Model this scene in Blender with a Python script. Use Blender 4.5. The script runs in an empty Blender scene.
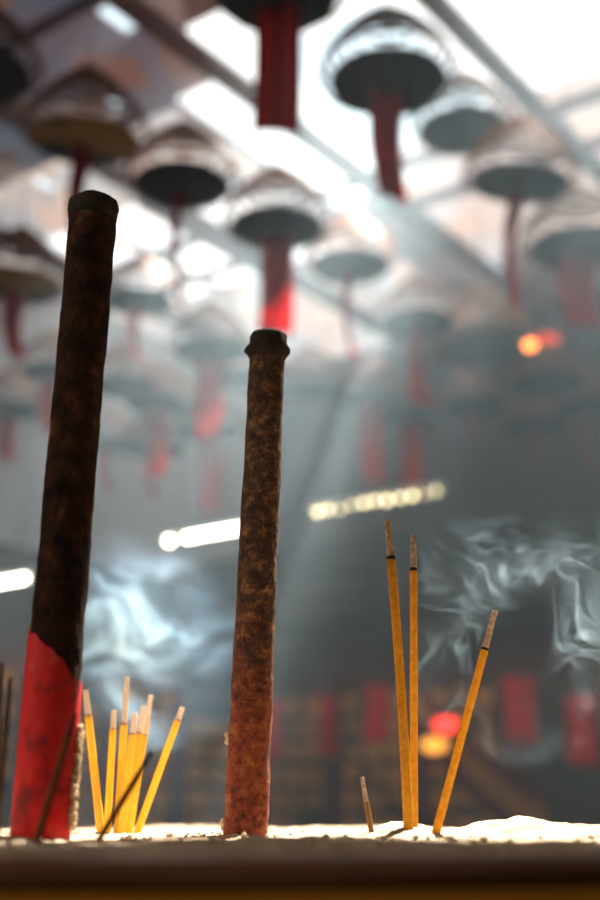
import bpy, bmesh, math, random
from mathutils import Vector, Matrix, noise
random.seed(7)
S = bpy.context.scene
C = S.collection
ZC = 1.05                      # eye height
F = 1200.0
PITCH = math.atan((818 - 450) / F)
CP, SP = math.cos(PITCH), math.sin(PITCH)
U = Vector((math.sin(math.radians(36.5)), math.cos(math.radians(36.5)), 0))
V = Vector((-U.y, U.x, 0))
ROOF = ZC + 6.2
ROTU = math.atan2(U.y, U.x)

def ray(px, py):
    x, y = (px - 300) / F, (450 - py) / F
    return Vector((x, CP - y * SP, SP + y * CP))
def PY(px, py, Y):             # point at world distance Y in front of the eye
    d = ray(px, py); d *= Y / d.y
    return d + Vector((0, 0, ZC))
def PD(px, py, depth):
    return ray(px, py) * depth + Vector((0, 0, ZC))
def UV(u, v, z):
    r = U * u + V * v; r.z = z
    return r

# ------------------------------------------------------------------ materials
def mat(name):
    m = bpy.data.materials.new(name); m.use_nodes = True
    m.node_tree.nodes.clear()
    return m, m.node_tree.nodes, m.node_tree.links
def out(n, l, sock, vol=False):
    o = n.new('ShaderNodeOutputMaterial'); l.new(sock, o.inputs['Volume' if vol else 'Surface'])
def ramp(n, stops):
    r = n.new('ShaderNodeValToRGB')
    e = r.color_ramp.elements
    while len(e) < len(stops): e.new(0.5)
    for k, (p, c) in enumerate(stops):
        e[k].position = p; e[k].color = (c[0], c[1], c[2], 1)
    return r
def plain(name, stops, scale=8, rough=.8, detail=4, bump=0, translucent=0, metallic=0, stretch=(1, 1, 1), spec=.3, bscale=None, bdist=.004):
    m, n, l = mat(name)
    tc = n.new('ShaderNodeTexCoord'); mp = n.new('ShaderNodeMapping'); mp.inputs['Scale'].default_value = stretch
    l.new(tc.outputs['Object'], mp.inputs['Vector'])
    nz = n.new('ShaderNodeTexNoise'); nz.inputs['Scale'].default_value = scale; nz.inputs['Detail'].default_value = detail
    l.new(mp.outputs[0], nz.inputs['Vector'])
    r = ramp(n, stops); l.new(nz.outputs['Fac'], r.inputs['Fac'])
    b = n.new('ShaderNodeBsdfPrincipled'); b.inputs['Roughness'].default_value = rough
    b.inputs['Metallic'].default_value = metallic; b.inputs['Specular IOR Level'].default_value = spec
    l.new(r.outputs['Color'], b.inputs['Base Color'])
    if bump:
        n2 = n.new('ShaderNodeTexNoise'); n2.inputs['Scale'].default_value = bscale or scale * 3; n2.inputs['Detail'].default_value = 5
        l.new(mp.outputs[0], n2.inputs['Vector'])
        bp = n.new('ShaderNodeBump'); bp.inputs['Strength'].default_value = bump; bp.inputs['Distance'].default_value = bdist
        l.new(n2.outputs['Fac'], bp.inputs['Height']); l.new(bp.outputs[0], b.inputs['Normal'])
    s = b.outputs[0]
    if translucent:
        t = n.new('ShaderNodeBsdfTranslucent'); l.new(r.outputs['Color'], t.inputs['Color'])
        mx = n.new('ShaderNodeMixShader'); mx.inputs[0].default_value = translucent
        l.new(s, mx.inputs[1]); l.new(t.outputs[0], mx.inputs[2]); s = mx.outputs[0]
    out(n, l, s)
    return m
def glow(name, col, strength):
    m, n, l = mat(name)
    e = n.new('ShaderNodeEmission'); e.inputs[0].default_value = (*col, 1); e.inputs[1].default_value = strength
    out(n, l, e.outputs[0])
    return m

M = {}
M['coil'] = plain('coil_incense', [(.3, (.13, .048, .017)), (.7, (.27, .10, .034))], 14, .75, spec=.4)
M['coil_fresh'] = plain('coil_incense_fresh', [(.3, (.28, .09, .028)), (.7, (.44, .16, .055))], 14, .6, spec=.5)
M['tray'] = plain('blackened_tin', [(.3, (.012, .012, .013)), (.7, (.030, .030, .032))], 9, .6, metallic=.0)
M['tray_rust_sheen'] = plain('rust_sheen_tin', [(.42, (.018, .012, .010)), (.54, (.42, .22, .03))], 1.7, .6, detail=1)  # rusty ochre carrying the golden sheen on the trays as colour
M['wire'] = plain('wire', [(.3, (.03, .028, .026)), (.7, (.06, .055, .05))], 20, .5)
def paper(name, c1, c2):
    m, n, l = mat(name)
    tc = n.new('ShaderNodeTexCoord')
    sx = n.new('ShaderNodeSeparateXYZ'); l.new(tc.outputs['Object'], sx.inputs[0])
    # columns of small dark brush marks down the strip
    nz = n.new('ShaderNodeTexNoise'); nz.inputs['Scale'].default_value = 46; nz.inputs['Detail'].default_value = 2
    l.new(tc.outputs['Object'], nz.inputs['Vector'])
    w = n.new('ShaderNodeMath'); w.operation = 'MULTIPLY'; w.inputs[1].default_value = 52; l.new(sx.outputs['X'], w.inputs[0])
    cs = n.new('ShaderNodeMath'); cs.operation = 'COSINE'; l.new(w.outputs[0], cs.inputs[0])
    a = n.new('ShaderNodeMath'); a.operation = 'MULTIPLY_ADD'; l.new(cs.outputs[0], a.inputs[0]); a.inputs[1].default_value = .10; l.new(nz.outputs['Fac'], a.inputs[2])
    r = ramp(n, [(.50, c1), (.62, c2)]); l.new(a.outputs[0], r.inputs['Fac'])
    d = n.new('ShaderNodeBsdfDiffuse'); l.new(r.outputs[0], d.inputs[0])
    t = n.new('ShaderNodeBsdfTranslucent'); l.new(r.outputs[0], t.inputs[0])
    mx = n.new('ShaderNodeMixShader'); mx.inputs[0].default_value = .68
    l.new(d.outputs[0], mx.inputs[1]); l.new(t.outputs[0], mx.inputs[2]); out(n, l, mx.outputs[0])
    return m
M['paper'] = paper('red_paper', (.78, .02, .032), (.26, .008, .012))
M['paper_bright'] = paper('bright_red_paper', (.92, .05, .065), (.74, .03, .04))
M['ash'] = plain('pale_ash', [(.3, (.26, .20, .145)), (.7, (.50, .42, .32))], 60, .95, bump=.7, bscale=260, spec=.1, bdist=.003)
M['bronze'] = plain('dark_bronze', [(.3, (.055, .024, .008)), (.7, (.13, .055, .018))], 7, .45, bump=.2, spec=.4)
M['brass'] = plain('worn_brass', [(.3, (.50, .22, .03)), (.7, (.75, .38, .06))], 10, .5, metallic=.2)
M['stick'] = plain('ochre_incense', [(.3, (.52, .28, .022)), (.7, (.70, .42, .045))], 300, .85, translucent=.5, bump=.5, bscale=900, bdist=.0008)
M['stick_yellow'] = plain('yellow_incense', [(.3, (.86, .58, .07)), (.7, (.92, .68, .13))], 300, .85, translucent=.5)
M['stick_brown'] = plain('brown_incense', [(.3, (.16, .085, .02)), (.7, (.26, .14, .035))], 300, .9)
M['stick_shaded'] = plain('shaded_incense', [(.3, (.09, .04, .012)), (.7, (.15, .07, .02))], 300, .9)  # darkness of the unlit sticks put into body and tip colour
M['char'] = plain('char', [(.3, (.012, .008, .006)), (.7, (.03, .02, .015))], 300, .9)
M['tip'] = plain('burnt_tip', [(.35, (.34, .24, .17)), (.65, (.62, .49, .37))], 420, .95, translucent=.3, bump=.7, bscale=900, bdist=.001)
M['tip_pale'] = plain('pale_burnt_tip', [(.3, (.74, .62, .50)), (.7, (.86, .78, .68))], 300, .95, translucent=.4)
M['tip_shaded'] = plain('shaded_tip', [(.3, (.035, .02, .012)), (.7, (.075, .045, .028))], 300, .95)
M['redstem'] = plain('red_stem', [(.3, (.5, .02, .02)), (.7, (.6, .04, .03))], 100, .7)
M['barkdark'] = plain('charred_bark', [(.35, (.008, .005, .004)), (.62, (.045, .018, .010)), (.78, (.15, .07, .035))], 75, .95, detail=6, bump=1, bscale=160, spec=.1, bdist=.004)
M['redwrap'] = plain('red_wrapper', [(.36, (.20, .006, .006)), (.48, (.54, .007, .010)), (.60, (.50, .010, .012)), (.72, (.52, .07, .05))], 55, .7, detail=5, bump=.5, bscale=90)
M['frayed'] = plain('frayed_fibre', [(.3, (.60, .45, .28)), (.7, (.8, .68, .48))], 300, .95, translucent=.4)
M['floor'] = plain('stone_floor', [(.3, (.05, .045, .04)), (.7, (.10, .09, .085))], 3, .6)
M['wall'] = plain('dark_temple_wall', [(.3, (.035, .022, .020)), (.7, (.085, .050, .042))], 1.4, .8)
def haze_lit_wall():
    m, n, l = mat('upper_wall_haze_glow')  # pale upper part: glow of lit haze put into the wall colour
    tc = n.new('ShaderNodeTexCoord'); sx = n.new('ShaderNodeSeparateXYZ'); l.new(tc.outputs['Object'], sx.inputs[0])
    nz = n.new('ShaderNodeTexNoise'); nz.inputs['Scale'].default_value = 1.3; l.new(tc.outputs['Object'], nz.inputs['Vector'])
    lo = ramp(n, [(.3, (.035, .022, .020)), (.7, (.085, .050, .042))]); hi = ramp(n, [(.3, (.44, .45, .47)), (.7, (.60, .60, .60))])
    l.new(nz.outputs['Fac'], lo.inputs[0]); l.new(nz.outputs['Fac'], hi.inputs[0])
    g = n.new('ShaderNodeMath'); g.operation = 'GREATER_THAN'; l.new(sx.outputs['Z'], g.inputs[0]); g.inputs[1].default_value = 4.0
    mx = n.new('ShaderNodeMixRGB'); l.new(g.outputs[0], mx.inputs[0]); l.new(lo.outputs[0], mx.inputs[1]); l.new(hi.outputs[0], mx.inputs[2])
    d = n.new('ShaderNodeBsdfDiffuse'); l.new(mx.outputs[0], d.inputs[0]); out(n, l, d.outputs[0]); return m
M['haze_lit_wall'] = haze_lit_wall()
M['coil_lit'] = plain('lit_coil_incense', [(.3, (.42, .22, .09)), (.7, (.66, .38, .18))], 14, .7)  # lighter copy: light on one coil's turns put into the colour
M['timber'] = plain('red_brown_timber', [(.3, (.10, .035, .025)), (.7, (.20, .075, .05))], 5, .7, stretch=(.2, 2, 2))
M['greytimber'] = plain('grey_timber', [(.3, (.12, .09, .085)), (.7, (.22, .17, .16))], 5, .7, stretch=(.2, 2, 2))
M['darkwood'] = plain('dark_lacquer', [(.3, (.014, .016, .016)), (.7, (.035, .034, .030))], 4, .5)
M['maroon'] = plain('maroon_lacquer', [(.3, (.07, .010, .016)), (.7, (.13, .018, .026))], 4, .5)
M['gold'] = plain('dull_gilding', [(.3, (.48, .20, .03)), (.7, (.75, .36, .07))], 9, .55)
M['sash_gold'] = plain('faded_gold_cloth', [(.3, (.20, .09, .02)), (.7, (.36, .17, .04))], 9, .7)
M['white'] = plain('white_enamel', [(.3, (.6, .6, .58)), (.7, (.75, .75, .72))], 5, .4)
M['tube'] = glow('tube_light', (1.0, .97, .80), 14)
M['tube_warm'] = glow('warm_tube_light', (1.0, .88, .52), 6)
M['lamp_red'] = glow('red_bulb', (1.0, .05, .035), 3)
M['lamp_orange'] = glow('orange_bulb', (1.0, .28, .05), 5)
M['lamp_glass'] = glow('red_glass', (1.0, .09, .05), 1.0)
M['lamp_amber'] = glow('amber_bulb', (1.0, .40, .05), 2)
m, n, l = mat('daylit_glazing')
e = n.new('ShaderNodeEmission'); e.inputs[0].default_value = (1, .97, .95, 1); e.inputs[1].default_value = 2.1
t = n.new('ShaderNodeBsdfTransparent'); mx = n.new('ShaderNodeMixShader'); mx.inputs[0].default_value = .46
l.new(e.outputs[0], mx.inputs[1]); l.new(t.outputs[0], mx.inputs[2]); out(n, l, mx.outputs[0]); M['glazing'] = m

# middle stick: bark with ochre flecks fading to red near the foot
def bark2():
    m, n, l = mat('flecked_bark')
    tc = n.new('ShaderNodeTexCoord'); sx = n.new('ShaderNodeSeparateXYZ'); l.new(tc.outputs['Object'], sx.inputs[0])
    nz = n.new('ShaderNodeTexNoise'); nz.inputs['Scale'].default_value = 150; nz.inputs['Detail'].default_value = 9; nz.inputs['Roughness'].default_value = .72; l.new(tc.outputs['Object'], nz.inputs['Vector'])
    up = ramp(n, [(.36, (.012, .006, .004)), (.52, (.060, .026, .010)), (.68, (.28, .13, .040))]); l.new(nz.outputs['Fac'], up.inputs[0])
    lo = ramp(n, [(.36, (.025, .008, .005)), (.48, (.17, .026, .008)), (.58, (.20, .055, .012)), (.70, (.34, .15, .03))]); l.new(nz.outputs['Fac'], lo.inputs[0])
    n2 = n.new('ShaderNodeTexNoise'); n2.inputs['Scale'].default_value = 22; l.new(tc.outputs['Object'], n2.inputs['Vector'])
    a = n.new('ShaderNodeMath'); a.operation = 'MULTIPLY_ADD'; l.new(n2.outputs['Fac'], a.inputs[0]); a.inputs[1].default_value = .16; l.new(sx.outputs['Z'], a.inputs[2])
    mr = n.new('ShaderNodeMapRange'); mr.inputs['From Min'].default_value = .14; mr.inputs['From Max'].default_value = .23; mr.inputs['To Min'].default_value = 1; mr.inputs['To Max'].default_value = 0
    l.new(a.outputs[0], mr.inputs['Value'])
    mx = n.new('ShaderNodeMixRGB'); l.new(mr.outputs[0], mx.inputs[0]); l.new(up.outputs[0], mx.inputs[1]); l.new(lo.outputs[0], mx.inputs[2])
    b = n.new('ShaderNodeBsdfPrincipled'); b.inputs['Roughness'].default_value = .9; l.new(mx.outputs[0], b.inputs['Base Color'])
    n3 = n.new('ShaderNodeTexNoise'); n3.inputs['Scale'].default_value = 200; n3.inputs['Detail'].default_value = 5; l.new(tc.outputs['Object'], n3.inputs['Vector'])
    bp = n.new('ShaderNodeBump'); bp.inputs['Strength'].default_value = .9; bp.inputs['Distance'].default_value = .004; l.new(n3.outputs['Fac'], bp.inputs['Height']); l.new(bp.outputs[0], b.inputs['Normal'])
    out(n, l, b.outputs[0]); return m
M['bark2'] = bark2()

def ceiling_mat(name, tr, pal=None):
    m, n, l = mat(name)
    tc = n.new('ShaderNodeTexCoord'); mp = n.new('ShaderNodeMapping'); mp.inputs['Scale'].default_value = (1, 1, 1); l.new(tc.outputs['Object'], mp.inputs[0])
    vo = n.new('ShaderNodeTexVoronoi'); vo.distance = 'CHEBYCHEV'; vo.inputs['Scale'].default_value = 1.7; l.new(mp.outputs[0], vo.inputs['Vector'])
    sp = n.new('ShaderNodeSeparateColor'); l.new(vo.outputs['Color'], sp.inputs[0])
    r = ramp(n, pal or [(.0, (.22, .12, .09)), (.22, (.42, .22, .17)), (.42, (.30, .27, .36)), (.62, (.55, .42, .40)), (.80, (.22, .27, .38)), (.92, (.60, .12, .11))]); r.color_ramp.interpolation = 'CONSTANT'
    l.new(sp.outputs[0], r.inputs[0])
    b = n.new('ShaderNodeBsdfPrincipled'); b.inputs['Roughness'].default_value = .8; l.new(r.outputs[0], b.inputs['Base Color'])
    t = n.new('ShaderNodeBsdfTranslucent'); l.new(r.outputs[0], t.inputs['Color']); mx = n.new('ShaderNodeMixShader'); mx.inputs[0].default_value = tr
    l.new(b.outputs[0], mx.inputs[1]); l.new(t.outputs[0], mx.inputs[2]); out(n, l, mx.outputs[0]); return m
M['ceiling'] = ceiling_mat('weathered_roof_sheets', .012)
M['ceiling_pale'] = ceiling_mat('pale_roof_sheets', .055, [(0, (.50, .48, .50)), (.3, (.66, .52, .48)), (.5, (.56, .60, .66)), (.75, (.74, .66, .62)), (.9, (.40, .42, .48))])
M['ceiling_clear'] = ceiling_mat('translucent_roof_sheets', .06, [(0, (.62, .54, .54)), (.3, (.72, .60, .57)), (.6, (.66, .62, .66)), (.8, (.78, .58, .52))])

# ------------------------------------------------------------------ mesh helpers
def link(name, bm, m, parent=None, loc=None, smooth=False):
    me = bpy.data.meshes.new(name); bm.normal_update(); bm.to_mesh(me); bm.free()
    if smooth:
        for p in me.polygons: p.use_smooth = True
    for mm in (m if isinstance(m, (list, tuple)) else [m]): me.materials.append(mm)
    o = bpy.data.objects.new(name, me); C.objects.link(o)
    if parent: o.parent = parent
    if loc is not None: o.location = loc
    return o
def tag(o, label, cat, group=None, kind=None):
    o['label'] = label; o['category'] = cat
    if group: o['group'] = group
    if kind: o['kind'] = kind
    return o
def thing(name, label, cat, loc, group=None):
    o = bpy.data.objects.new(name, None); o.empty_display_size = .05; C.objects.link(o); o.location = loc
    return tag(o, label, cat, group)
def struct(name, bm, m, label=None):
    o = link(name, bm, m); o['kind'] = 'structure'
    if label: o['label'] = label; o['category'] = name.split('_')[0]
    return o
def box(bm, c, size, rot=0, bevel=0):
    g = bmesh.ops.create_cube(bm, size=1)
    mtx = Matrix.Translation(c) @ Matrix.Rotation(rot, 4, 'Z') @ Matrix.Diagonal((*size, 1))
    bmesh.ops.transform(bm, matrix=mtx, verts=g['verts'])
    if bevel:
        es = list({e for v in g['verts'] for e in v.link_edges})
        bmesh.ops.bevel(bm, geom=es, offset=bevel, segments=2, affect='EDGES')
def sweep(bm, pts, rad, seg=8, cap=True, rfun=None):
    """tube along pts; rad: number or list"""
    rings = []
    n = len(pts)
    for i, p in enumerate(pts):
        t = (pts[min(i + 1, n - 1)] - pts[max(i - 1, 0)]).normalized()
        a = Vector((0, 0, 1)) if abs(t.z) < .9 else Vector((0, 1, 0))
        x = t.cross(a).normalized(); y = t.cross(x).normalized()
        r = rad[i] if isinstance(rad, (list, tuple)) else rad
        ring = []
        for k in range(seg):
            an = 2 * math.pi * k / seg
            rr = r * (rfun(i, an, p) if rfun else 1)
            ring.append(bm.verts.new(p + (x * math.cos(an) + y * math.sin(an)) * rr))
        rings.append(ring)
    for a, b in zip(rings, rings[1:]):
        for k in range(seg):
            bm.faces.new((a[k], a[(k + 1) % seg], b[(k + 1) % seg], b[k]))
    if cap:
        bm.faces.new(list(reversed(rings[0]))); bm.faces.new(rings[-1])
    return rings
def lathe(bm, prof, seg=96, closed=False):
    rings = []
    for r, z in prof:
        if r < 1e-6: rings.append([bm.verts.new((0, 0, z))])
        else: rings.append([bm.verts.new((r * math.cos(2 * math.pi * k / seg), r * math.sin(2 * math.pi * k / seg), z)) for k in range(seg)])
    pr = list(zip(rings, rings[1:])) + ([(rings[-1], rings[0])] if closed else [])
    for a, b in pr:
        for k in range(seg):
            k2 = (k + 1) % seg
            if len(a) == 1: bm.faces.new((a[0], b[k2], b[k]))
            elif len(b) == 1: bm.faces.new((a[k], a[k2], b[0]))
            else: bm.faces.new((a[k], a[k2], b[k2], b[k]))
    return rings

# ------------------------------------------------------------------ sun geometry
SUN_AZ, SUN_EL = math.radians(31), math.radians(60)
SUN = Vector((math.sin(SUN_AZ) * math.cos(SUN_EL), math.cos(SUN_AZ) * math.cos(SUN_EL), math.sin(SUN_EL)))

# ------------------------------------------------------------------ room shell
U0, U1, V0, V1 = -4.0, 13.0, -5.0, 10.5
bm = bmesh.new(); box(bm, UV((U0 + U1) / 2, (V0 + V1) / 2, -.05), (U1 - U0, V1 - V0, .1), ROTU); struct('floor', bm, M['floor'])
WH = ROOF
def wall(name, u0, v0, u1, v1):
    bm = bmesh.new(); a, b = UV(u0, v0, 0), UV(u1, v1, 0); d = b - a
    box(bm, (a + b) / 2 + Vector((0, 0, WH / 2)), (d.length + .2, .1, WH), math.atan2(d.y, d.x)); struct(name, bm, M['haze_lit_wall' if name == 'wall_left' else 'wall'])
wall('wall_left', U0, V1 + .05, U1, V1 + .05)
wall('wall_right', U0, V0 - .05, U1, V0 - .05)
wall('wall_far', U1 + .05, V0, U1 + .05, V1)
wall('wall_near', U0 - .05, V0, U0 - .05, V1)
# roof, open to the sky in a few bays
OPEN = [
    (6.9, 8.8, 4.3, 5.5),        # main bay, seen in frame
    (6.6, 8.7, 1.4, 4.3),        # glazed bay beside it
    (8.1, 10.2, 7.2, 9.6),       # far bay
    (4.11, 4.62, .42, 1.22),
    (3.94, 4.11, .77, .90),  # unseen notch, added to sunlight the left joss stick's foot
    (6.2, 6.9, 4.3, 5.9), (6.9, 9.4, 5.5, 6.5),   # glazed edge of the main bay
       # bay above the burner
]
def roof_uv(px, py):
    d = ray(px, py); d *= 6.2 / d.z
    return d.x * U.x + d.y * U.y, d.x * V.x + d.y * V.y
for x0, y0, x1, y1, w_ in [(218, 92, 252, 113, .032), (268, 127, 290, 142, .032), (300, 154, 326, 170, .032), (402, 202, 432, 222, .032), (440, 228, 464, 242, .032), (484, 257, 501, 267, .032),
                           (338, 307, 362, 320, .06), (372, 327, 396, 340, .06), (114, 2, 118, 34, .05), (113, 100, 119, 108, .09), (231, 186, 238, 190, .10), (118, 222, 134, 232, .22), (158, 150, 162, 154, .07), (36, 178, 52, 188, .05), (215, 150, 226, 158, .12)]:
    (a, b), (c, d) = roof_uv(x0, y0), roof_uv(x1, y1)
    OPEN.append((min(a, c), max(a, c) + .02, (b + d) / 2 - w_, (b + d) / 2 + w_))  # slots along the beams stand in for sunlit beam edges; the rest are gaps
us = sorted({U0, U1, 7.0, 8.6, 11.5} | {o[0] for o in OPEN} | {o[1] for o in OPEN}); vs = sorted({V0, V1, 1.0, 5.9, 6.6} | {o[2] for o in OPEN} | {o[3] for o in OPEN})
bm = bmesh.new()
for a, b in zip(us, us[1:]):
    for c, d in zip(vs, vs[1:]):
        mu, mv = (a + b) / 2, (c + d) / 2
        if any(o[0] < mu < o[1] and o[2] < mv < o[3] for o in OPEN): continue
        f = bm.faces.new([bm.verts.new(UV(p, q, ROOF)) for p, q in ((a, c), (a, d), (b, d), (b, c))])
        f.material_index = 1 if 8.6 < mu < 11.5 and 1.0 < mv < 5.9 else 2 if mu > 7 and mv > 6.6 else 0
bmesh.ops.remove_doubles(bm, verts=bm.verts, dist=1e-4)
struct('ceiling', bm, [M['ceiling'], M['ceiling_clear'], M['ceiling_pale']])
o = OPEN[1]
bm = bmesh.new(); box(bm, UV((o[0] + o[1]) / 2, (o[2] + o[3]) / 2, ROOF + .04), (o[1] - o[0], o[3] - o[2], .02), ROTU)
w = struct('window_1', bm, M['glazing']); tag(w, 'white daylit roof glazing beside the open bay', 'skylight')
for k, (q, lab) in enumerate(((5, 'white roof pane nearest the eye beside the open bay'), (6, 'narrow white roof pane along the open bay'), (2, 'white roof pane over the far coils'))):
    o = OPEN[q]; bm = bmesh.new(); box(bm, UV((o[0] + o[1]) / 2, (o[2] + o[3]) / 2, ROOF + .04), (o[1] - o[0], o[3] - o[2], .02), ROTU)
    tag(struct('window_%d' % (k + 3), bm, M['glazing']), lab, 'skylight')  # panes added over open bays to weaken the sun shafts below
m, n, l = mat('sun_dimming_pane'); tr = n.new('ShaderNodeBsdfTransparent'); tr.inputs[0].default_value = (.42, .40, .37, 1); out(n, l, tr.outputs[0])
bm = bmesh.new()
for o in OPEN[3:5]: box(bm, UV((o[0] + o[1]) / 2, (o[2] + o[3]) / 2, ROOF + .04), (o[1] - o[0], o[3] - o[2], .004), ROTU)  # unseen pane, added to weaken the sunlight on the burner
for f in [f for f in bm.faces if f.normal.z < .5]: bm.faces.remove(f)
w = struct('window_2', bm, m); tag(w, 'unseen pane added above the censer to dim its sunlight', 'skylight')
# beams
for k in range(5):
    v = 1.75 + 1.75 * k
    bm = bmesh.new(); box(bm, UV((U0 + U1) / 2, v, ZC + 5.5), (U1 - U0, .11, .15), ROTU)
    struct('trim_%d' % (k + 1), bm, M['greytimber'] if k in (1,) else M['timber'])
# rafters under the roof bays
for k, u in enumerate((5.4, 8.95, 9.7)):
    bm = bmesh.new(); box(bm, UV(u, 5.0, ROOF - .1), (.07, 10.5, .10), ROTU); struct('trim_%d' % (k + 6), bm, M['timber'])
for k, v in enumerate((8.1, 8.8)):
    bm = bmesh.new(); box(bm, UV(9.3, v, ROOF - .02), (2.4, .06, .06), ROTU); struct('trim_%d' % (k + 12), bm, M['timber'])

# ------------------------------------------------------------------ coils
def coil_bm(R=.335, H=.42, turns=8, r=.0115, seg=36):
    bm = bmesh.new(); pts = []
    N = turns * seg
    for i in range(N + 1):
        t = i / N
        rr = R * (1 - t ** 1.7) + .025
        a = 2 * math.pi * turns * t
        pts.append(Vector((rr * math.cos(a), rr * math.sin(a), .04 + H * t)))
    sweep(bm, pts, r, 6)
    return bm
def tray_bm(R=.30):
    bm = bmesh.new()
    lathe(bm, [(0, -.012), (R * .6, -.010), (R * .96, .002), (R, .022), (R + .006, .022), (R + .006, .012), (R * .97, -.008), (R * .6, -.022), (0, -.026)], 48)
    bmesh.ops.recalc_face_normals(bm, faces=bm.faces)
    return bm
PROTO = {}
def mesh_of(key, f):
    if key not in PROTO:
        me = bpy.data.meshes.new(key); b = f(); b.to_mesh(me); b.free()
        for p in me.polygons: p.use_smooth = True
        PROTO[key] = me
    return PROTO[key]
def tag_bm(w, h, curl, twist):
    bm = bmesh.new(); NX, NZ = 6, 12; th = .002
    def pt(i, k, s):
        x = (i / NX - .5) * w; z = -h * k / NZ
        y = curl * math.sin(math.pi * 1.4 * k / NZ) + .012 * math.sin(6 * i / NX + 3 * k / NZ) + s * th
        a = twist * k / NZ
        return Vector((x * math.cos(a) - y * math.sin(a), x * math.sin(a) + y * math.cos(a), z))
    g = {s: [[bm.verts.new(pt(i, k, s)) for i in range(NX + 1)] for k in range(NZ + 1)] for s in (0, 1)}
    for s in (0, 1):
        for k in range(NZ):
            for i in range(NX):
                f = (g[s][k][i], g[s][k][i + 1], g[s][k + 1][i + 1], g[s][k + 1][i]); bm.faces.new(f if s else f[::-1])
    rim = [(0, i) for i in range(NX)] + [(k, NX) for k in range(NZ)] + [(NZ, i) for i in range(NX, 0, -1)] + [(k, 0) for k in range(NZ, 0, -1)]
    for (k, i), (k2, i2) in zip(rim, rim[1:] + rim[:1]):
        bm.faces.new((g[0][k][i], g[0][k2][i2], g[1][k2][i2], g[1][k][i]))
    return bm
HANG = ZC + 5.44
PLACED = []
LAMPS = [(PD(247, 527, 10.6), 1.0), (PD(444, 489, 11.0), 1.5), (PD(33, 577, 10.8), 1.12)]
for q, L_ in LAMPS:
    for k in (.2, L_ - .2): PLACED.append(((q + V * k).xy, .06))
for q in (PD(446, 725, 10.2), PD(434, 745, 10.05), PD(530, 345, 9.6)): PLACED.append((q.xy.copy(), .06))
def settle(px, py, depth, scale):
    for k in range(60):
        d = depth + .12 * ((k + 1) // 2) * (1 if k % 2 else -1); sc = scale * d / depth
        p = PD(px, py, d); uu, vv = p.x * U.x + p.y * U.y, p.x * V.x + p.y * V.y
        if vv > V1 - .5 or uu > U1 - .6: continue
        if all((p.xy - q).length > .365 * (sc + r) for q, r in PLACED): break
    PLACED.append((p.xy.copy(), sc)); return p, sc
def coil(px, py, depth, label, tagspec=None, scale=1, tilt=(0, 0), rust_sheen=False, fresh=False, bright=False, rot=None, pale=False):
    """px, py: middle of the tray; tagspec: (width m, length m, turn deg, twist)"""
    p, scale = settle(px, py, depth, scale)
    t = thing('incense_coil', label, 'incense coil', p, 'incense coils under the roof')
    t.rotation_euler = (math.radians(tilt[0]), math.radians(tilt[1]), random.uniform(0, 6.28) if rot is None else rot) if tilt != (0, 0) else (0, 0, random.uniform(0, 6.28))
    t.scale = (scale,) * 3
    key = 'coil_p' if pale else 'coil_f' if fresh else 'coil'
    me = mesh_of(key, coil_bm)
    if not me.materials: me.materials.append(M['coil_lit' if pale else 'coil_fresh' if fresh else 'coil'])
    o = bpy.data.objects.new('coil', me); C.objects.link(o); o.parent = t
    me = mesh_of('tray_r' if rust_sheen else 'tray', tray_bm)
    if not me.materials: me.materials.append(M['tray_rust_sheen' if rust_sheen else 'tray'])
    o = bpy.data.objects.new('drip_tray', me); C.objects.link(o); o.parent = t
    bm = bmesh.new(); top = (HANG - p.z) / scale
    sweep(bm, [Vector((0, 0, -.02)), Vector((0, 0, .5)), Vector((0, 0, top))], .004, 6)
    link('hanging_wire', bm, M['wire'], t)
    if tagspec:
        w, h, turn, tw = tagspec
        bm = tag_bm(w / scale, h / scale, .03, tw)
        o = link('paper_tag', bm, M['paper_bright' if bright else 'paper'], t, (0, 0, -.03), smooth=True)
        o.rotation_euler = (0, 0, math.radians(turn) - t.rotation_euler.z)
    return t
def dep(py, h=3.7): return h * F / ((450 - py) * CP + F * SP)

coil(-28, 76, 6.3, 'dark coil cut off by the frame edge, top-left corner', None)
coil(85, 143, 6.7, 'big coil with ochre sheen-painted tray above the tall left joss stick', (.22, .82, 78, .1), tilt=(4, -4), rust_sheen=True)
coil(278, -2, 6.0, 'nearest coil at the top edge with a broad dark red tag', (.235, .75, -6, .05))
coil(388, 85, 6.25, 'black-trayed coil against the white sky with a twisted crimson tag', (.20, .68, 20, .25), scale=1.0)
coil(463, 133, 8.1, 'coil overlapping the crimson-tagged one, tagless dark tray against the sky', None, scale=1.0)
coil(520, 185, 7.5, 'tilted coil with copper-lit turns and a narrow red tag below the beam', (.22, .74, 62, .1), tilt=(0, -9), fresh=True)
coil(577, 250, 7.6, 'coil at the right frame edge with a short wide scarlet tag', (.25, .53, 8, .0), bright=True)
coil(182, 188, 7.5, 'coil with coppery open turns and an edge-on red strip right of the sheen-painted tray', (.20, .80, 80, .05), fresh=True)
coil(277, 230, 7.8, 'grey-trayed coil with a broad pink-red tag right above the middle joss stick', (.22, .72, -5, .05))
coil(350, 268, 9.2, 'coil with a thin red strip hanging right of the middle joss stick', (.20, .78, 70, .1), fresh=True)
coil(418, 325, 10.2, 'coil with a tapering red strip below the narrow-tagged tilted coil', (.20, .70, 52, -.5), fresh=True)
coil(18, 287, 8.4, 'coil with a rusty, sheen-painted tray left of the tall left joss stick, close to the frame edge', (.20, .5, 60, .1), rust_sheen=True)
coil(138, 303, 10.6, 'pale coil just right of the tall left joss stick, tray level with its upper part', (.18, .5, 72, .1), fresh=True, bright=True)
coil(210, 353, 10.1, 'coil left of the middle joss stick top with a wide rose-red tag', (.225, .74, 5, .0), bright=True)
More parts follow.
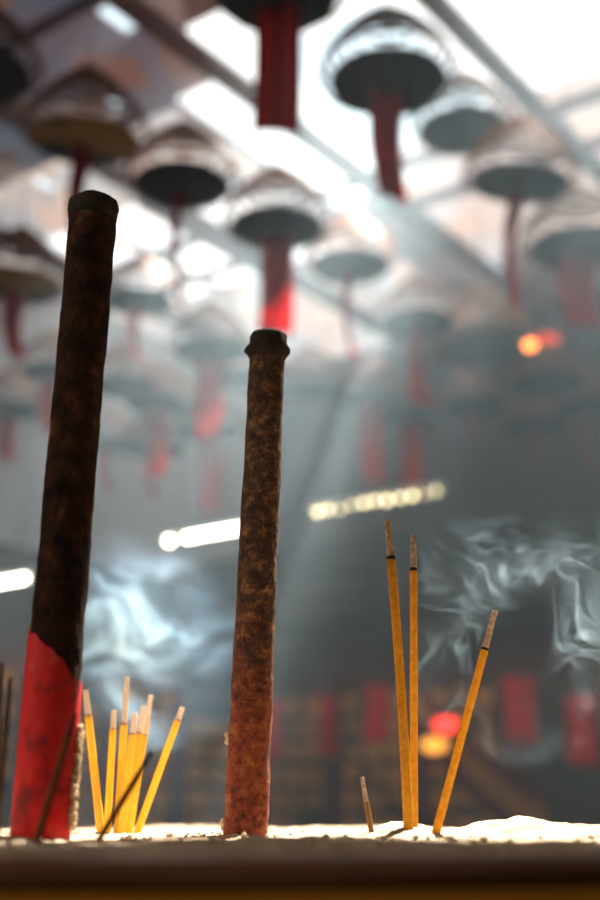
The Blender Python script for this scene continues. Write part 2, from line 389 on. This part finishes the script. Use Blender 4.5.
coil(52, 374, 11.6, 'small coil half behind the tall left joss stick with bright tag beside it', (.2, .6, 40, .0), bright=True)
coil(122, 388, 11.3, 'hazy coil just right of the tall left joss stick, one row lower', None)
coil(158, 406, 11.6, 'far hazy coil with a rose tag between the two joss sticks', (.22, .72, -8, 0), bright=True)
coil(243, 380, 11.2, 'hazy coil half hidden behind the upper middle joss stick', None)
coil(310, 394, 10.8, 'faded coil in the light shaft right of the middle joss stick', None)
coil(372, 402, 11.4, 'faded coil in the light shaft with a pale rose tag', (.22, .76, 5, 0), bright=True)
coil(485, 352, 10.2, 'shaded coil with a wide cone of turns tinted as if gold-lit beside the orange lamp', None, scale=1.3, pale=True)
coil(548, 386, 10.9, 'dim coil hanging under the orange lamp', None, scale=1.05)
coil(8, 412, 11.8, 'small far coil at the left frame edge with a pink tag', (.2, .5, 30, 0), bright=True)
coil(412, 420, 11.8, 'dim far coil with a bright red tag crossing the warm tube lamp', (.22, .78, 0, 0), bright=True)
coil(211, 434, 12.2, 'lowest far coil between the joss sticks with a pink-red tag above the lamp', (.26, .84, 0, 0), bright=True)
coil(154, 452, 12.9, 'distant coil with a thin strip just left of the lamp between the joss sticks', (.2, .5, 72, 0), bright=True)
coil(107, 446, 12.9, 'distant coil with thin pink strip close right of the tall left joss stick', (.2, .5, 66, 0), bright=True)
coil(586, 410, 11.8, 'dim coil low at the right frame edge with a thin red strip', (.2, .6, 68, 0))
coil(535, 428, 12.4, 'dim far coil with a dark red strip under the coil below the orange lamp', (.2, .4, 68, 0))
coil(472, 410, 11.9, 'dim far coil under the gold-tinted cone', (.2, .3, 62, 0))

# ------------------------------------------------------------------ lamps
def tube_lamp(pa, L, label, m, dots=0):
    """pa: the near (right-hand) end; the lamp runs along the hall"""
    t = thing('fluorescent_lamp', label, 'lamp', pa, 'tube lamps in the hall')
    ang = math.atan2(V.y, V.x); t.rotation_euler = (0, 0, ang)
    bm = bmesh.new(); box(bm, (L / 2, 0, .05), (L, .07, .045), 0, .008); link('housing', bm, M['white'], t)
    if dots:
        for k in range(dots):      # a run of small bulbs
            bm = bmesh.new(); bmesh.ops.create_uvsphere(bm, u_segments=12, v_segments=8, radius=random.uniform(.018, .034))
            bmesh.ops.translate(bm, vec=(L * (k + .5) / dots, random.uniform(-.02, .02), random.uniform(-.02, .01)), verts=bm.verts)
            link('bulb', bm, m, t, smooth=True)
    else:
        bm = bmesh.new(); sweep(bm, [Vector((.06, 0, 0)), Vector((L - .27, 0, 0))], .024, 12); link('tube', bm, m, t, smooth=True)
        bm = bmesh.new(); bmesh.ops.create_uvsphere(bm, u_segments=12, v_segments=8, radius=.035)
        bmesh.ops.translate(bm, vec=(L - .08, 0, 0), verts=bm.verts); link('starter', bm, m, t, smooth=True)
    for x in (.03, L - .03):
        bm = bmesh.new(); box(bm, (x, 0, .01), (.03, .05, .07)); link('lamp_holder', bm, M['white'], t)
    top = ROOF - pa.z
    for x in (.2, L - .2):
        bm = bmesh.new(); sweep(bm, [Vector((x, 0, .05)), Vector((x, 0, top))], .004, 6); link('hanging_wire', bm, M['wire'], t)
tube_lamp(PD(247, 527, 10.6), 1.0, 'bright white tube lamp between the two big joss sticks', M['tube'])
tube_lamp(PD(444, 489, 11.0), 1.5, 'warm yellow row of bulbs right of the middle joss stick', M['tube_warm'], 11)
tube_lamp(PD(33, 577, 10.8), 1.12, 'yellowish tube lamp at the left frame edge', M['tube'])
def bulb(px, py, d, r, label, m, long=1, shade=False):
    p = PD(px, py, d)
    t = thing('hanging_lamp', label, 'lamp', p)
    bm = bmesh.new(); bmesh.ops.create_uvsphere(bm, u_segments=20, v_segments=14, radius=r)
    bmesh.ops.scale(bm, vec=(long, 1, 1), verts=bm.verts); link('bulb', bm, m, t, smooth=True)
    bm = bmesh.new(); lathe(bm, [(0, r * 1.35), (r * .5, r * 1.3), (r * .55, r * .7), (0, r * .7)], 20); link('socket', bm, M['darkwood'], t)
    if shade:
        bm = bmesh.new(); bmesh.ops.create_uvsphere(bm, u_segments=20, v_segments=14, radius=r * 1.2)
        bmesh.ops.scale(bm, vec=(1.9, 1, .8), verts=bm.verts); bmesh.ops.translate(bm, vec=(r * 3.2, 0, r * 1.2), verts=bm.verts); sh = link('red_glass', bm, M['lamp_glass'], t, smooth=True); sh['label'] = 'red glass bulb'
    bm = bmesh.new(); sweep(bm, [Vector((0, 0, r)), Vector((0, 0, ROOF - p.z))], .004, 6); link('hanging_wire', bm, M['wire'], t)
bulb(530, 345, 9.6, .045, 'glowing orange hanging lamp right of the gold-tinted cone', M['lamp_orange'], 1.2, True)

# ------------------------------------------------------------------ far walls: gilded screens
def fret(bm, x, z, s, y):
    """one cell of gilded fretwork"""
    b = s * .13
    bars = [(0, .36, .8, 1), (0, -.36, .8, 1), (-.36, 0, 1, .72), (.36, 0, 1, .72), (0, 0, .5, 1), (0, 0, 1, .5), (-.18, .18, .3, 1), (.18, -.18, .3, 1)]
    for k, (cx, cz, w, h) in enumerate(bars):
        if random.random() < .22: continue
        ww = s * w if h == 1 else b
        hh = b if h == 1 else s * h
        box(bm, (x + cx * s, y, z + cz * s), (ww, .03, hh))
def screen(u, v, along, W, H, label, gold=True, m='darkwood'):
    t = thing('carved_screen', label, 'screen', UV(u, v, 0), 'carved screens along the far walls')
    t.rotation_euler = (0, 0, math.atan2(along.y, along.x))
    bm = bmesh.new(); box(bm, (0, 0, H / 2), (W - .02, .06, H)); link('panel', bm, M[m], t)
    bm = bmesh.new()
    for x in (-W / 2 + .06, W / 2 - .06): box(bm, (x, -.05, H / 2), (.10, .06, H))
    for z in (.08, H - .06): box(bm, (0, -.05, z), (W - .1, .05, .12))
    link('frame', bm, M['maroon'], t)
    if gold:
        bm = bmesh.new(); cols = 3; cs = (W - .28) / cols
        z = .40; r = 0
        while z < H - .2:
            for c in range(cols): fret(bm, (c - (cols - 1) / 2) * cs, z, cs * .86, -.06)
            z += cs * .95; r += 1
        link('gilded_fretwork', bm, M['gold'], t)
alongU = -V      # facing the eye when standing against the far wall
for k in range(5):
    v = 9.6 - k * 1.25
    screen(U1 - .12, v, alongU, 1.2, 2.75 + .1 * (k % 2), ['gilded screen in the far corner behind the middle joss stick', 'gilded screen behind the short brown stick', 'gilded screen behind the pair of upright ochre sticks', 'plain dark screen behind the leaning ochre stick', 'plain dark screen past the right frame edge'][k], gold=k < 3)
for k in range(5):
    u = 12.05 - k * 1.25
    screen(u, V1 - .12, U, 1.2, 2.6 + .1 * (k % 2), ['gilded screen just left of the middle joss stick', 'gilded screen behind the yellow sticks', 'gilded screen behind the left joss stick foot', 'gilded screen at the left frame edge', 'gilded screen partly outside the left frame edge'][k], gold=True, m='darkwood')
# rail with red hanging strips
bm = bmesh.new(); a, b = UV(11.6, V1, ZC + 2.15), UV(11.6, V0, ZC + 2.15); d = b - a
box(bm, (a + b) / 2, (d.length, .14, .22), math.atan2(d.y, d.x)); struct('trim_10', bm, M['darkwood'])
bm = bmesh.new(); a, b = UV(11.9, V1, ZC + 3.0), UV(11.9, V0, ZC + 3.0); d = b - a
box(bm, (a + b) / 2, (d.length, .10, .5), math.atan2(d.y, d.x)); struct('trim_11', bm, M['darkwood'])
def at_u(px, py, u):
    d = ray(px, py); k = u / (d.x * U.x + d.y * U.y)
    return d * k + Vector((0, 0, ZC))
for px, y0, y1, w, lab in [
    (273, 700, 762, .24, 'red strip just right of the middle joss stick foot'),
    (328, 696, 756, .24, 'maroon strip between the middle joss stick and the short stick'),
    (376, 684, 742, .28, 'red strip left of the pair of upright ochre sticks'),
    (519, 676, 745, .34, 'bright red strip right of the leaning ochre stick'),
    (579, 695, 768, .30, 'red strip at the right frame edge'),
]:
    p = at_u(px, y0, 11.5); q = at_u(px, y1, 11.5)
    t = thing('hanging_banner', lab, 'banner', p, 'red strips hanging under the far rail')
    t.rotation_euler = (0, 0, math.atan2(alongU.y, alongU.x) + .3)
    link('cloth', tag_bm(w, p.z - q.z, .02, .05), M['paper_bright'] if px > 350 else M['paper'], t, smooth=True)
    bm = bmesh.new(); sweep(bm, [Vector((0, 0, -.01)), Vector((0, 0, ZC + 2.06 - p.z))], .004, 6); link('cord', bm, M['wire'], t)
# sagging sash with gold band, lit by two small lamps
def sash():
    a, b = at_u(412, 702, 11.45), at_u(548, 826, 11.45)
    t = thing('draped_sash', 'maroon sash with a gold band slanting down behind the leaning ochre stick', 'sash', a)
    N = 24
    for nm, off, wd, m, yo in (('cloth', 0, .62, M['maroon'], 0), ('gold_band', .02, .24, M['sash_gold'], -.035)):
        bm = bmesh.new(); L = []
        for i in range(N + 1):
            k = i / N; c = (b - a) * k + Vector((0, 0, -.14 * math.sin(math.pi * k)))
            f = .015 * math.sin(14 * k)
            L.append([c + Vector((0, yo + f + s, off + wd * h)) for s in (0, .012) for h in (-.5, .5)])
        vs_ = [[bm.verts.new(p) for p in r] for r in L]
        for r, q in zip(vs_, vs_[1:]):
            for i, j in ((0, 1), (1, 3), (3, 2), (2, 0)): bm.faces.new((r[i], r[j], q[j], q[i]))
        bm.faces.new((vs_[0][0], vs_[0][1], vs_[0][3], vs_[0][2])); bm.faces.new((vs_[-1][0], vs_[-1][2], vs_[-1][3], vs_[-1][1]))
        link(nm, bm, m, t)
    bm = bmesh.new(); sweep(bm, [Vector((0, .02, 0)), Vector((0, .02, ZC + 2.06 - a.z))], .008, 6); link('cord', bm, M['wire'], t)
sash()
bulb(446, 725, 10.2, .07, 'glowing red lamp at the upper end of the maroon sash', M['lamp_red'], 1.6)
bulb(434, 745, 10.05, .065, 'glowing amber lamp under the red lamp by the sash', M['lamp_amber'], 1.7)

# ------------------------------------------------------------------ the burner
BC = Vector((-.08, .86, 0)); BR = .51
ZA = ZC - .0105
b = thing('incense_burner', 'round dark bronze censer filled with ash in the foreground', 'incense burner', BC)
bm = bmesh.new()
zt = ZC - .0108
lathe(bm, [(BR - .035, zt - .012), (BR - .03, zt), (BR - .004, zt), (BR, zt - .003), (BR, zt - .006), (BR - .002, zt - .0086), (BR - .035, zt - .0086)], 200)
link('rim', bm, M['bronze'], b, smooth=False)
bm = bmesh.new()
lathe(bm, [(BR - .034, zt - .0092), (BR - .004, zt - .0090), (BR - .005, zt - .020), (BR - .012, zt - .028), (BR - .012, zt - .034), (BR - .03, zt - .04)], 200); link('brass_band', bm, M['brass'], b)
bm = bmesh.new()
lathe(bm, [(BR - .032, zt - .03), (BR - .035, zt - .10), (BR - .01, zt - .20), (BR - .03, zt - .32), (BR - .16, zt - .40), (0, zt - .42)], 120); link('bowl', bm, M['bronze'], b, smooth=True)
for k in range(3):
    a = math.radians(90 + 120 * k); bm = bmesh.new()
    pts = [Vector((math.cos(a) * r, math.sin(a) * r, z)) for r, z in ((.30, zt - .36), (.36, zt - .48), (.36, .45), (.33, .2), (.36, .04), (.38, 0))]
    sweep(bm, pts, [.07, .065, .05, .045, .055, .065], 16); link('leg', bm, M['bronze'], b, smooth=True)
# ash bed
bm = bmesh.new()
RA = BR - .038; NR, NA = 150, 260
rings = []
for i in range(NR + 1):
    r = RA * (i / NR) ** .8 if i else 0
    ring = []
    for k in range(NA if i else 1):
        a = 2 * math.pi * k / NA
        x, y = BC.x + r * math.cos(a), BC.y + r * math.sin(a)
        fr = 1 + 2.2 * max(0, min(1, (.55 - y) / .15))
        z = .0016 * fr * noise.fractal(Vector((x * 22, y * 22, 1)), 1, 2, 3) + .0022 * noise.fractal(Vector((x * 70, y * 70, 5)), 1, 2, 4)
        z += .0035 * max(0, noise.noise(Vector((x * 9, y * 9, 3))))
        z += .010 * math.exp(-((x - .125) / .028) ** 2 - ((y - .75) / .06) ** 2) + .007 * math.exp(-((x - .06) / .02) ** 2 - ((y - .74) / .05) ** 2) + .006 * math.exp(-((x - .2) / .05) ** 2 - ((y - .72) / .06) ** 2)
        z -= .003 * max(0, (r / RA - .95) / .05)
        z -= .002 * max(0, min(1, (.62 - y) / .1))
        ring.append(bm.verts.new((x - BC.x, y - BC.y, z)))
    rings.append(ring)
for i in range(NR):
    A_, B_ = rings[i], rings[i + 1]
    for k in range(NA):
        k2 = (k + 1) % NA
        if i == 0: bm.faces.new((A_[0], B_[k], B_[k2]))
        else: bm.faces.new((A_[k], B_[k], B_[k2], A_[k2]))
ash = link('ash_bed', bm, M['ash'], None, (BC.x, BC.y, ZA), smooth=True)
tag(ash, 'crumbly pale incense ash heaped in the censer', 'ash', kind='stuff')
# crumbs of ash
bm = bmesh.new()
for _ in range(420):
    x, y = random.uniform(-.3, .32), random.uniform(.45, 1.0)
    r = random.choice((.0007, .0009, .0012, .0018)) * random.uniform(.7, 1.2)
    g = bmesh.ops.create_icosphere(bm, subdivisions=1, radius=r)
    for v in g['verts']: v.co *= random.uniform(.7, 1.25)
    bmesh.ops.translate(bm, vec=(x, y, ZA + .0005 + random.uniform(0, .001)), verts=g['verts'])
cr = link('ash_crumbs', bm, M['ash'], ash, (-BC.x, -BC.y, -ZA)); cr['kind'] = 'stuff'

# ------------------------------------------------------------------ big joss sticks
def axis_pts(base, top, n): return [base + (top - base) * (i / n) for i in range(n + 1)]
def rough_rod(base, top, r0, r1, n, amp, freq, seed, org):
    pts = axis_pts(base - org, top - org, n)
    rad = [r0 + (r1 - r0) * i / n for i in range(n + 1)]
    def rf(i, an, p):
        q = Vector((math.cos(an) * 1.2, math.sin(an) * 1.2, p.z * freq)) + Vector((seed, seed, seed))
        f = 1 + amp * noise.fractal(q, 1, 2, 4) + amp * .5 * noise.noise(q * 4)
        return f
    return pts, rad, rf
# left
B0, T0 = PY(39, 846, .62), PY(94, 205, .62)
t = thing('joss_stick', 'tall thick charred joss stick with a red paper-wrapped foot', 'joss stick', B0)
def lean(k): return B0 + (T0 - B0) * k
pts, rad, rf = rough_rod(lean(.0), T0, .0138, .0131, 150, .05, 30, 3, B0)
bm = bmesh.new(); rings = sweep(bm, pts, rad, 40, True, rf)
for v in rings[-1]: v.co.z += random.uniform(-.002, .003)
link('charred_shaft', bm, M['barkdark'], t, smooth=True)
# ragged burnt crown
bm = bmesh.new()
pts2 = [T0 - B0 + (T0 - B0).normalized() * q for q in (-.010, -.004, .001, .004)]
sweep(bm, pts2, [.0136, .0146, .0138, .010], 36, True, lambda i, an, p: 1 + .10 * noise.fractal(Vector((math.cos(an) * 2, math.sin(an) * 2, i)), 1, 2, 3)); link('burnt_crown', bm, M['char'], t, smooth=True)
# red wrapper with a slanting torn top
bm = bmesh.new(); seg = 48; L = (T0 - B0); NZ = 40
ax = L.normalized(); xx = Vector((1, 0, 0)); xx = (xx - ax * xx.dot(ax)).normalized(); yy = ax.cross(xx)
grid = []
for j in range(NZ + 1):
    row = []
    for k in range(seg):
        an = 2 * math.pi * k / seg
        # top edge: higher on the picture's left, lower on its right
        topk = .272 + .030 * (-math.cos(an)) + .008 * noise.noise(Vector((math.cos(an) * 3, math.sin(an) * 3, 9))) - .018 * max(0, math.cos(an))
        kk = topk * j / NZ
        c = (L * kk); r = .01475 * (1 + .02 * noise.fractal(Vector((math.cos(an) * 2, math.sin(an) * 2, kk * 30)), 1, 2, 4))
        row.append(bm.verts.new(c + (xx * math.cos(an) + yy * math.sin(an)) * r))
    grid.append(row)
for r0_, r1_ in zip(grid, grid[1:]):
    for k in range(seg): bm.faces.new((r0_[k], r0_[(k + 1) % seg], r1_[(k + 1) % seg], r1_[k]))
link('red_wrapper', bm, M['redwrap'], t, smooth=True)
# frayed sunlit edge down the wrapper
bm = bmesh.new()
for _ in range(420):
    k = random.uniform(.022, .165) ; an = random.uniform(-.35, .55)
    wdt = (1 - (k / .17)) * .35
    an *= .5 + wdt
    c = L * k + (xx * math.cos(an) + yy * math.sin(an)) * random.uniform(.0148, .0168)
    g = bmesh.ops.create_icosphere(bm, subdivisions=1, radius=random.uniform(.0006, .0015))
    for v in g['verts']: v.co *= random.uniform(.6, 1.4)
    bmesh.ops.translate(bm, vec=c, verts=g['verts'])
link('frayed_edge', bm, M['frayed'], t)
# middle
B1, T1 = PY(245, 845, .72), PY(268, 338, .72)
t = thing('joss_stick', 'thick ochre-flecked joss stick with a collared top in the middle', 'joss stick', B1)
pts, rad, rf = rough_rod(B1, T1, .0128, .0112, 140, .045, 34, 11, B1)
bm = bmesh.new(); sweep(bm, pts, rad, 40, True, rf); link('bark_shaft', bm, M['bark2'], t, smooth=True)
bm = bmesh.new(); d = (T1 - B1).normalized()
def collar(i, an, p): return 1 + .10 * noise.fractal(Vector((math.cos(an) * 2, math.sin(an) * 2, i * .3)), 1, 2, 3) + (.13 * max(0, abs(math.cos(an))) ** 3 if i in (2, 3) else 0)
sweep(bm, [T1 - B1 + d * q for q in (-.016, -.013, -.0105, -.008, -.005, .000, .0025)], [.0112, .0122, .0128, .0126, .0122, .0122, .0105], 36, True, collar); link('burnt_collar', bm, M['char'], t, smooth=True)
for kx, ky, sx in ((.19, .0, -1), (.035, 0, -1)):
    bm = bmesh.new()
    for _ in range(14):
        g = bmesh.ops.create_icosphere(bm, subdivisions=1, radius=random.uniform(.0008, .0020))
        bmesh.ops.translate(bm, vec=(T1 - B1) * (kx + random.uniform(-.008, .008)) + Vector((sx * .0128 + random.uniform(-.001, .001), random.uniform(-.004, .004), 0)), verts=g['verts'])
    link('flaking_bark', bm, M['frayed'], t)

# ------------------------------------------------------------------ thin sticks
def stick(px0, py0, px1, py1, Y, wpx, label, m, mt, ringpy, group, mr='char', red=0, bend=0, dy=0):
    base, top = PY(px0, py0 + 5, Y), PY(px1, py1, Y + dy)
    t = thing('incense_stick', label, 'incense stick', base, group)
    L = top - base; r = wpx * Y / F / 2
    k = (py0 + 5 - ringpy) / (py0 + 5 - py1)
    side = Vector((1, 0, 0))
    def P(q): return L * q + side * (bend * math.sin(math.pi * q))
    def rod(name, a, b_, ra, rb, mm, n=40, amp=.03, fq=160):
        bm = bmesh.new(); sd = random.uniform(0, 50)
        sweep(bm, [P(a + (b_ - a) * i / n) for i in range(n + 1)], [ra + (rb - ra) * i / n for i in range(n + 1)], 14, True,
              lambda i, an, p: 1 + amp * noise.noise(Vector((math.cos(an) * 1.5 + sd, math.sin(an) * 1.5, p.length * fq))))
        return link(name, bm, mm, t, smooth=True)
    if red:
        rod('stem', 0, red, r * .8, r * .8, M['redstem'], 6)
    rod('incense_body', red, k, r, r * .95, m, 60)
    rod('charred_ring', k - .001, k + .010, r * 1.04, r * .9, M[mr], 4)
    rod('ash_tip', k + .010, 1, r * .82, r * .68, mt, 16, .12, 400)
    return t
G1 = 'ochre incense sticks in focus'
stick(409, 836, 387.5, 520, .70, 9.6, 'taller of the paired ochre sticks, tip bent at the top', M['stick'], M['tip'], 562, G1, bend=.0012)
stick(414, 836, 413.5, 535, .712, 7.8, 'straight vertical ochre stick right of the tallest one', M['stick'], M['tip'], 573, G1, red=.02)
stick(433.5, 837, 495, 611, .70, 8.2, 'ochre stick leaning right on its own, pale glowing tip', M['stick'], M['tip'], 652, G1)
stick(373.5, 838, 362, 777, .69, 5.4, 'short brown stub left of the paired ochre sticks', M['stick_brown'], M['tip'], 803, None)
G2 = 'sunlit yellow incense sticks'
for s_ in [
    (101, 829, 85.5, 690, .83, 8.2, 'leftmost yellow stick, leaning left, beside the red wrapper', 717),
    (107, 829, 114, 710, .84, 7, 'second yellow stick from the left, short and upright', 730),
    (117, 831, 127, 677, .83, 7.6, 'tallest of the clustered yellow sticks', 726),
    (121, 831, 135, 713, .82, 7.6, 'yellow stick at the cluster front, right of the tallest', 735),
    (126, 831, 143.5, 706, .835, 7, 'yellow stick at the cluster, between front one and right one', 734),
    (129, 831, 151, 695, .85, 6.6, 'yellow stick at the cluster right side with raised pale tip', 722),
    (124, 831, 148.5, 712, .845, 6.6, 'yellow stick hidden low behind the cluster right side', 736),
    (136, 831, 182.5, 707, .84, 7.2, 'yellow stick leaning far right, apart from the cluster', 721),
]:
    stick(s_[0], s_[1], s_[2], s_[3], s_[4], s_[5], s_[6], M['stick_yellow'], M['tip_pale'], s_[7], G2, mr='tip')
G3 = 'incense sticks toned dark as in shade'
for s_ in [
    (97, 838, 152, 752, .57, 6.2, 'dark stick slanting across the yellow cluster', 776),
    (37, 836, 75.5, 712, .52, 7.4, 'dark stick leaning across the red wrapper', 737),
    (-5, 838, 11, 677, .52, 6.6, 'dark thin stick left of the red wrapper', 720),
    (-9, 838, 2, 663, .55, 6, 'dark stick at the very left frame edge', 712),
]:
    stick(s_[0], s_[1], s_[2], s_[3], s_[4], s_[5], s_[6], M['stick_shaded'], M['tip_shaded'], s_[7], G3)

# ------------------------------------------------------------------ haze and smoke
def haze():
    m, n, l = mat('incense_haze')
    v = n.new('ShaderNodeVolumeScatter'); v.inputs['Color'].default_value = (.54, .75, .88, 1)
    v.inputs['Anisotropy'].default_value = .35; out(n, l, v.outputs[0], True)
    ge = n.new('ShaderNodeTexCoord')
    du = n.new('ShaderNodeVectorMath'); du.operation = 'DOT_PRODUCT'; l.new(ge.outputs['Object'], du.inputs[0]); du.inputs[1].default_value = tuple(U)
    sx = n.new('ShaderNodeSeparateXYZ'); l.new(ge.outputs['Object'], sx.inputs[0])
    def mrange(src, a, b, c, d):
        k = n.new('ShaderNodeMapRange'); k.interpolation_type = 'SMOOTHSTEP'
        for nm, q in zip(('From Min', 'From Max', 'To Min', 'To Max'), (a, b, c, d)): k.inputs[nm].default_value = q
        l.new(src, k.inputs['Value']); return k.outputs[0]
    def mul(x, y):
        k = n.new('ShaderNodeMath'); k.operation = 'MULTIPLY'; l.new(x, k.inputs[0]); l.new(y, k.inputs[1]); return k.outputs[0]
    ad = n.new('ShaderNodeMath'); ad.operation = 'ADD'; ad.inputs[1].default_value = .007
    l.new(mul(mrange(du.outputs['Value'], 3.0, 6.2, 0, HAZE), mrange(sx.outputs['Z'], 1.6, 4.6, .30, 1)), ad.inputs[0]); l.new(ad.outputs[0], v.inputs['Density'])
    m.cycles.volume_step_rate = .5
    bm = bmesh.new(); box(bm, UV((U0 + U1) / 2, (V0 + V1) / 2, (ROOF + .2) / 2 - .1), (U1 - U0 + .6, V1 - V0 + .6, ROOF + .5), ROTU)
    tag(link('haze', bm, m), 'thin blue-grey incense haze filling the whole hall', 'haze', kind='stuff')
HAZE = .034
haze()
def smoke(name, c, size, label, dens, flow, seed, patch=(.42, .62), lines=(150, 330), sharp=3.0, soft=.15, rot=0, warp=(.16, .05), scales=(9, 24), aniso=.2, step=1.0, col=(.74, .87, 1.0)):
    """folded sheets: a twice-warped stripe field inside a soft, ragged ellipsoid"""
    m, n, l = mat(name + '_volume')
    def mth(op, a, b=None, c_=None):
        k = n.new('ShaderNodeMath'); k.operation = op
        for i, s in enumerate((a, b, c_)):
            if s is None: continue
            if isinstance(s, (int, float)): k.inputs[i].default_value = s
            else: l.new(s, k.inputs[i])
        return k.outputs[0]
    def vec(op, a, b=None, s=None):
        k = n.new('ShaderNodeVectorMath'); k.operation = op
        l.new(a, k.inputs[0])
        if b is not None:
            if isinstance(b, tuple): k.inputs[1].default_value = b
            else: l.new(b, k.inputs[1])
        if s is not None: k.inputs['Scale'].default_value = s
        return k.outputs['Value'] if op == 'LENGTH' or op == 'DOT_PRODUCT' else k.outputs[0]
    def noi(v, s, d=1.0, o='Fac'):
        k = n.new('ShaderNodeTexNoise'); k.inputs['Scale'].default_value = s; k.inputs['Detail'].default_value = d; l.new(v, k.inputs['Vector']); return k.outputs[o]
    tc = n.new('ShaderNodeTexCoord'); ob = tc.outputs['Object']
    p0 = vec('ADD', ob, (seed, seed * .7, seed * 1.3))
    p1 = vec('ADD', p0, vec('SCALE', vec('SUBTRACT', noi(p0, scales[0], 1, 'Color'), (.5, .5, .5)), s=warp[0]))
    p2 = vec('ADD', p1, vec('SCALE', vec('SUBTRACT', noi(p1, scales[1], 1.5, 'Color'), (.5, .5, .5)), s=warp[1]))
    x = vec('DOT_PRODUCT', p2, flow)
    def ridge(k, pw):
        return mth('POWER', mth('ABSOLUTE', mth('SINE', mth('MULTIPLY', x, k / 2))), pw)
    rid = mth('ADD', mth('MULTIPLY', ridge(lines[0], sharp * 3), 1.0), mth('ADD', mth('MULTIPLY', ridge(lines[1], sharp * 2), .35), soft))
    mr = n.new('ShaderNodeMapRange'); mr.interpolation_type = 'SMOOTHSTEP'; mr.inputs['From Min'].default_value = patch[0]; mr.inputs['From Max'].default_value = patch[1]; l.new(noi(p1, scales[0] * 1.6, 2), mr.inputs['Value'])
    ln = vec('LENGTH', vec('DIVIDE', vec('ADD', ob, vec('SCALE', vec('SUBTRACT', p2, p0), s=.45)), tuple(q / 2 for q in size)))
    ef = n.new('ShaderNodeMapRange'); ef.interpolation_type = 'SMOOTHSTEP'; ef.inputs['From Min'].default_value = .90; ef.inputs['From Max'].default_value = .25; l.new(ln, ef.inputs['Value'])
    dd = mth('MULTIPLY', mth('MULTIPLY', rid, mr.outputs[0]), mth('MULTIPLY', ef.outputs[0], dens))
    v = n.new('ShaderNodeVolumeScatter'); v.inputs['Color'].default_value = (*col, 1); v.inputs['Anisotropy'].default_value = aniso; l.new(dd, v.inputs['Density'])
    out(n, l, v.outputs[0], True)
    m.cycles.volume_step_rate = step
    bm = bmesh.new(); bmesh.ops.create_icosphere(bm, subdivisions=3, radius=.78)
    bmesh.ops.scale(bm, vec=size, verts=bm.verts)
    o = link(name, bm, m, None, c); o.rotation_euler = (0, rot, 0); tag(o, label, 'smoke', kind='stuff'); return o
smoke('smoke_cloud', PY(150, 640, 1.02), (.20, .07, .23), 'dense bluish smoke billowing between the two big joss sticks', 22, (.7, .3, .65), 3.7, (.30, .60), (200, 620), .9, .22, math.radians(-20), warp=(.12, .06), scales=(13, 38), step=.33, col=(.34, .62, 1.0))
smoke('smoke_wisp', PY(522, 618, .80), (.21, .05, .22), 'thin grey smoke wisps curling right of the leaning ochre stick', 26, (.8, .2, .6), 6.6, (.39, .64), (320, 800), 8, .004, warp=(.16, .07), scales=(10, 32), step=.16, col=(.50, .76, 1.0))
smoke('smoke_thread', PY(465, 468, .78), (.04, .03, .07), 'faint smoke thread rising above the leaning ochre stick', 24, (.9, .2, .3), 8.4, (.42, .6), (260, 620), 7, .0, step=.22, col=(.66, .84, 1.0))

# ------------------------------------------------------------------ light
sun = bpy.data.lights.new('sun', 'SUN'); sun.energy = 70; sun.angle = math.radians(.5); sun.color = (1, .92, .82)
o = bpy.data.objects.new('sun', sun); C.objects.link(o); o.rotation_euler = SUN.to_track_quat('Z', 'Y').to_euler(); o.location = SUN * 20
w = bpy.data.worlds.new('sky'); S.world = w; w.use_nodes = True
bg = w.node_tree.nodes['Background']; bg.inputs[0].default_value = (.74, .90, 1.0, 1); bg.inputs[1].default_value = 1.7
def area(name, p, target, size, e, col):
    L = bpy.data.lights.new(name, 'AREA'); L.shape = 'RECTANGLE'; L.size, L.size_y = size; L.energy = e; L.color = col
    o = bpy.data.objects.new(name, L); C.objects.link(o); o.location = p; o.rotation_euler = (p - target).to_track_quat('Z', 'Y').to_euler(); return o
# warm fill lamps added beside and behind the eye
area('side_fill', Vector((-2.0, -.1, 1.7)), Vector((-.05, .65, 1.08)), (.7, 1.2), 21, (1, .84, .66))
area('front_fill', Vector((.5, -1.9, 2.0)), Vector((0, .45, 1.03)), (.5, .5), 9, (1, .74, .46))  # unseen fill, added to lift the front face of the rim
for k, (u, v) in enumerate(((10.9, 8.6), (10.9, 6.4), (10.9, 4.4), (11.0, 9.6), (8.8, 9.6))):  # unseen spots added to brighten the far screens
    L = bpy.data.lights.new('screen_fill', 'SPOT'); L.energy = 34 if v < 9 else 16; L.color = (1, .74, .46); L.spot_size = math.radians(120); L.spot_blend = .6; L.shadow_soft_size = .08
    o = bpy.data.objects.new('screen_fill', L); C.objects.link(o); o.location = UV(u, v, ZC + 1.98)
    o.rotation_euler = (-((U if v < 9 else V) * .7 - Vector((0, 0, 1)))).to_track_quat('Z', 'Y').to_euler()

# ------------------------------------------------------------------ camera
cam = bpy.data.cameras.new('camera'); co = bpy.data.objects.new('camera', cam); C.objects.link(co)
co.location = (0, 0, ZC); co.rotation_euler = (math.pi / 2 + PITCH, 0, 0)
cam.sensor_fit = 'VERTICAL'; cam.sensor_height = 36; cam.lens = 48
cam.clip_start = .02
cam.dof.use_dof = True; cam.dof.focus_distance = .715; cam.dof.aperture_fstop = 4.3
S.camera = co
S.view_settings.view_transform = 'Standard'; S.view_settings.look = 'None'; S.view_settings.gamma = 1; S.view_settings.exposure = 0
S.view_settings.use_curve_mapping = False
cy = S.cycles
cy.use_denoising = True; cy.max_bounces = 6; cy.diffuse_bounces = 3; cy.volume_bounces = 1; cy.transmission_bounces = 4; cy.transparent_max_bounces = 8
cy.caustics_reflective = False; cy.caustics_refractive = False
cy.volume_max_steps = 256
